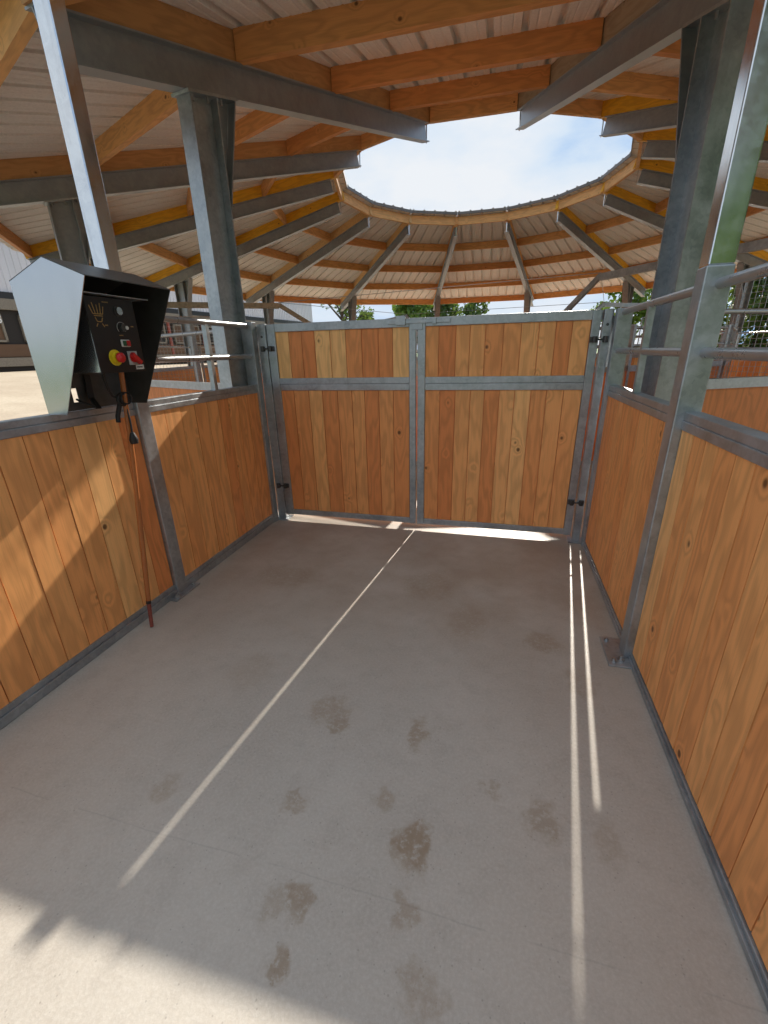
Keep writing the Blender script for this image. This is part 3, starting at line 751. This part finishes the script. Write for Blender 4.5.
# small shed far behind the gate on the right
sd = empty('shed', (4.8, 43, 0), 'small grey pitched roof showing over the right gate corner', 'shed')
m = MB(); m.box((3.6, 41.5, -.1), (6.2, 45, 3.7)); m.build('shed_walls', M['barn_frame'], sd)
m = MB(); m.prism([(3.3, 41.2, 3.7), (6.5, 41.2, 3.7), (4.9, 41.2, 4.55)], (0, 4, 0)); m.build('shed_roof', M['barn_roof'], sd)

# ------------------------------------------------------------------ trees
def tree(label, x, y, z0, h, cr, n, mat, sparse=False, group='trees around the yard', name='tree', low=.35, ls=.2):
    root = empty(name, (x, y, z0), label, 'tree', group)
    rnd = random.Random(int(x*31+y*17))
    m = MB(); m.tube([(x, y, z0-.1), (x+.1, y, z0+h*.3), (x, y+.1, z0+h*.75)], .2, 8, rad=[.03*h, .022*h, .008*h])
    tips = []
    for i in range(16 if sparse else 9):
        a = rnd.uniform(0, 2*PI); s0 = rnd.uniform(.25, .65)*h; e = rnd.uniform(.5, .95)
        b = Vector((x, y, z0+s0)); t = Vector((x+cr*e*math.cos(a), y+cr*e*math.sin(a), z0+min(s0+rnd.uniform(.15, .4)*h, h*.97)))
        mid = b.lerp(t, .5)+Vector((0, 0, .05*h)); m.tube([b, mid, t], .05, 5, rad=[.012*h, .007*h, .003*h]); tips.append(t); tips.append(mid)
    m.build('trunk', M['bark'], root)
    m = MB()
    cl = []
    for i in range(26):
        zz = rnd.uniform(low, 1)
        wdt = math.sin(PI*min(1, max(0, (zz-low)/(1-low)*.8+.15)))
        a = rnd.uniform(0, 2*PI); rr = cr*wdt*math.sqrt(rnd.random())*.85
        cl.append((Vector((x+rr*math.cos(a), y+rr*math.sin(a), z0+h*zz*.94)), cr*rnd.uniform(.25, .42)))
    if sparse: cl = [(t, cr*.22) for t in tips]
    for i in range(n):
        c, r = rnd.choice(cl)
        v = Vector((rnd.gauss(0, 1), rnd.gauss(0, 1), rnd.gauss(0, 1))).normalized()*r*(rnd.random()**.4)
        p = c+v; u = Vector((rnd.gauss(0, 1), rnd.gauss(0, 1), rnd.gauss(0, 1))).normalized(); w = u.orthogonal().normalized()
        sz = ls*rnd.uniform(.6, 1.3)
        m.face([p-u*sz*.5-w*sz*.32, p+u*sz*.1-w*sz*.45, p+u*sz*.6, p-u*sz*.1+w*sz*.45], u, (0, 0), rnd.random())
    m.build('crown', mat, root)
tree('thin half-bare tree behind the gate, left of centre', -13.6, 38, 0, 8.2, 3.0, 900, M['leaf_dark'], True, ls=.22)
tree('bright green bushy tree above the middle of the gate', -8.6, 45, 0, 7.2, 2.4, 2600, M['leaf'], ls=.32)
tree('dark green tree above the middle of the gate', -6.0, 47, 0, 6.9, 2.6, 2400, M['leaf_dark'], ls=.32)
tree('round olive tree right of the middle of the gate', -2.9, 46, 0, 6.5, 1.9, 1500, M['leaf_dark'], ls=.3)
tree('low dark bush behind the thin tree', -13.4, 44, 0, 4.9, 2.2, 1200, M['leaf_dark'], ls=.32)
tree('bright green tree above the right gate corner', 8.4, 38, 0, 6.9, 2.3, 2600, M['leaf'], ls=.3)
tree('bright green tree seen behind the right column', 11.0, 36, 0, 6.6, 2.6, 2600, M['leaf'], ls=.3)
for i, (x, y, h) in enumerate(((11.2, 25, 5.6), (14.6, 27.5, 6.4), (17.0, 24.0, 6.6), (21.0, 26.5, 7.0), (14.8, 20.8, 6.4), (20.0, 19.0, 7.2))):
    tree('green tree behind the mesh on the right, %s from the gate' % ORD[i], x, y, 0, h, 2.5, 4000, M['leaf'] if i % 2 else M['leaf_dark'], low=.12, ls=.26, group='row of trees right of the ring')
for i, (x, y, h) in enumerate(((4.9, -9.6, 12.5), (10.2, -5.2, 12.5), (16.6, -4.0, 13.0), (9.0, -14.6, 19.0))):
    tree('tall green tree behind the viewer, %s from the yard' % ORD[i], x, y, 0, h, 3.6, 9000, M['leaf'], low=.05, ls=.7, group='trees behind the viewer')

# ------------------------------------------------------------------ sky, sun, camera
wd = bpy.data.worlds.new('sky'); bpy.context.scene.world = wd; wd.use_nodes = True
nt = wd.node_tree; nt.nodes.clear()
out = nt.nodes.new('ShaderNodeOutputWorld'); bg = nt.nodes.new('ShaderNodeBackground'); nt.links.new(bg.outputs[0], out.inputs[0])
tc = nt.nodes.new('ShaderNodeTexCoord')
mp = nt.nodes.new('ShaderNodeMapping'); mp.inputs['Scale'].default_value = (1, 1, 2.2); mp.inputs['Location'].default_value = (.35, .1, .2); nt.links.new(tc.outputs['Generated'], mp.inputs[0])
nz = nt.nodes.new('ShaderNodeTexNoise'); nt.links.new(mp.outputs[0], nz.inputs['Vector']); nz.inputs['Scale'].default_value = 2.1; nz.inputs['Detail'].default_value = 7; nz.inputs['Roughness'].default_value = .55
rp = nt.nodes.new('ShaderNodeValToRGB'); nt.links.new(nz.outputs['Fac'], rp.inputs[0])
e = rp.color_ramp.elements; e[0].position = .36; e[0].color = (.36, .58, .92, 1); e[1].position = .60; e[1].color = (.88, .915, .96, 1)
x = e.new(.47); x.color = (.70, .82, .96, 1)
nt.links.new(rp.outputs[0], bg.inputs[0]); bg.inputs[1].default_value = SKY = .62

sl = bpy.data.lights.new('sun', 'SUN'); sl.energy = 5.2; sl.angle = math.radians(.6); sl.color = (1, .93, .82)
so_ = bpy.data.objects.new('sun', sl); COL.objects.link(so_)
el, az = math.radians(29.5), math.radians(7.1)
sdir = Vector((math.sin(az)*math.cos(el), math.cos(az)*math.cos(el), math.sin(el)))
so_.rotation_euler = sdir.to_track_quat('Z', 'Y').to_euler()

cam = bpy.data.cameras.new('camera'); co = bpy.data.objects.new('camera', cam); COL.objects.link(co)
R3 = [(0.9672333660714405, 0.25275769365261214, -0.023940840785630933), (0.06783970435087869, -0.34816323903236507, -0.9349760069114487), (-0.24465769980054994, 0.9027158508001865, -0.3539021088414132)]
rt, dn, fw = [Vector(v) for v in R3]
mw = Matrix((rt, -dn, -fw)).transposed().to_4x4(); mw.translation = (0, 0, 1.6)
co.matrix_world = mw
cam.sensor_fit = 'VERTICAL'; cam.sensor_height = 24; cam.lens = 426.27/1024*24; cam.clip_start = .02; cam.clip_end = 2000
sc = bpy.context.scene; sc.camera = co
sc.view_settings.view_transform = 'Standard'; sc.view_settings.look = 'None'; sc.view_settings.gamma = 1
sc.view_settings.use_curve_mapping = False
sc.view_settings.exposure = .65
sc.cycles.use_denoising = True
sc.cycles.max_bounces = 10; sc.cycles.diffuse_bounces = 6; sc.cycles.glossy_bounces = 5
sc.cycles.sample_clamp_indirect = 8
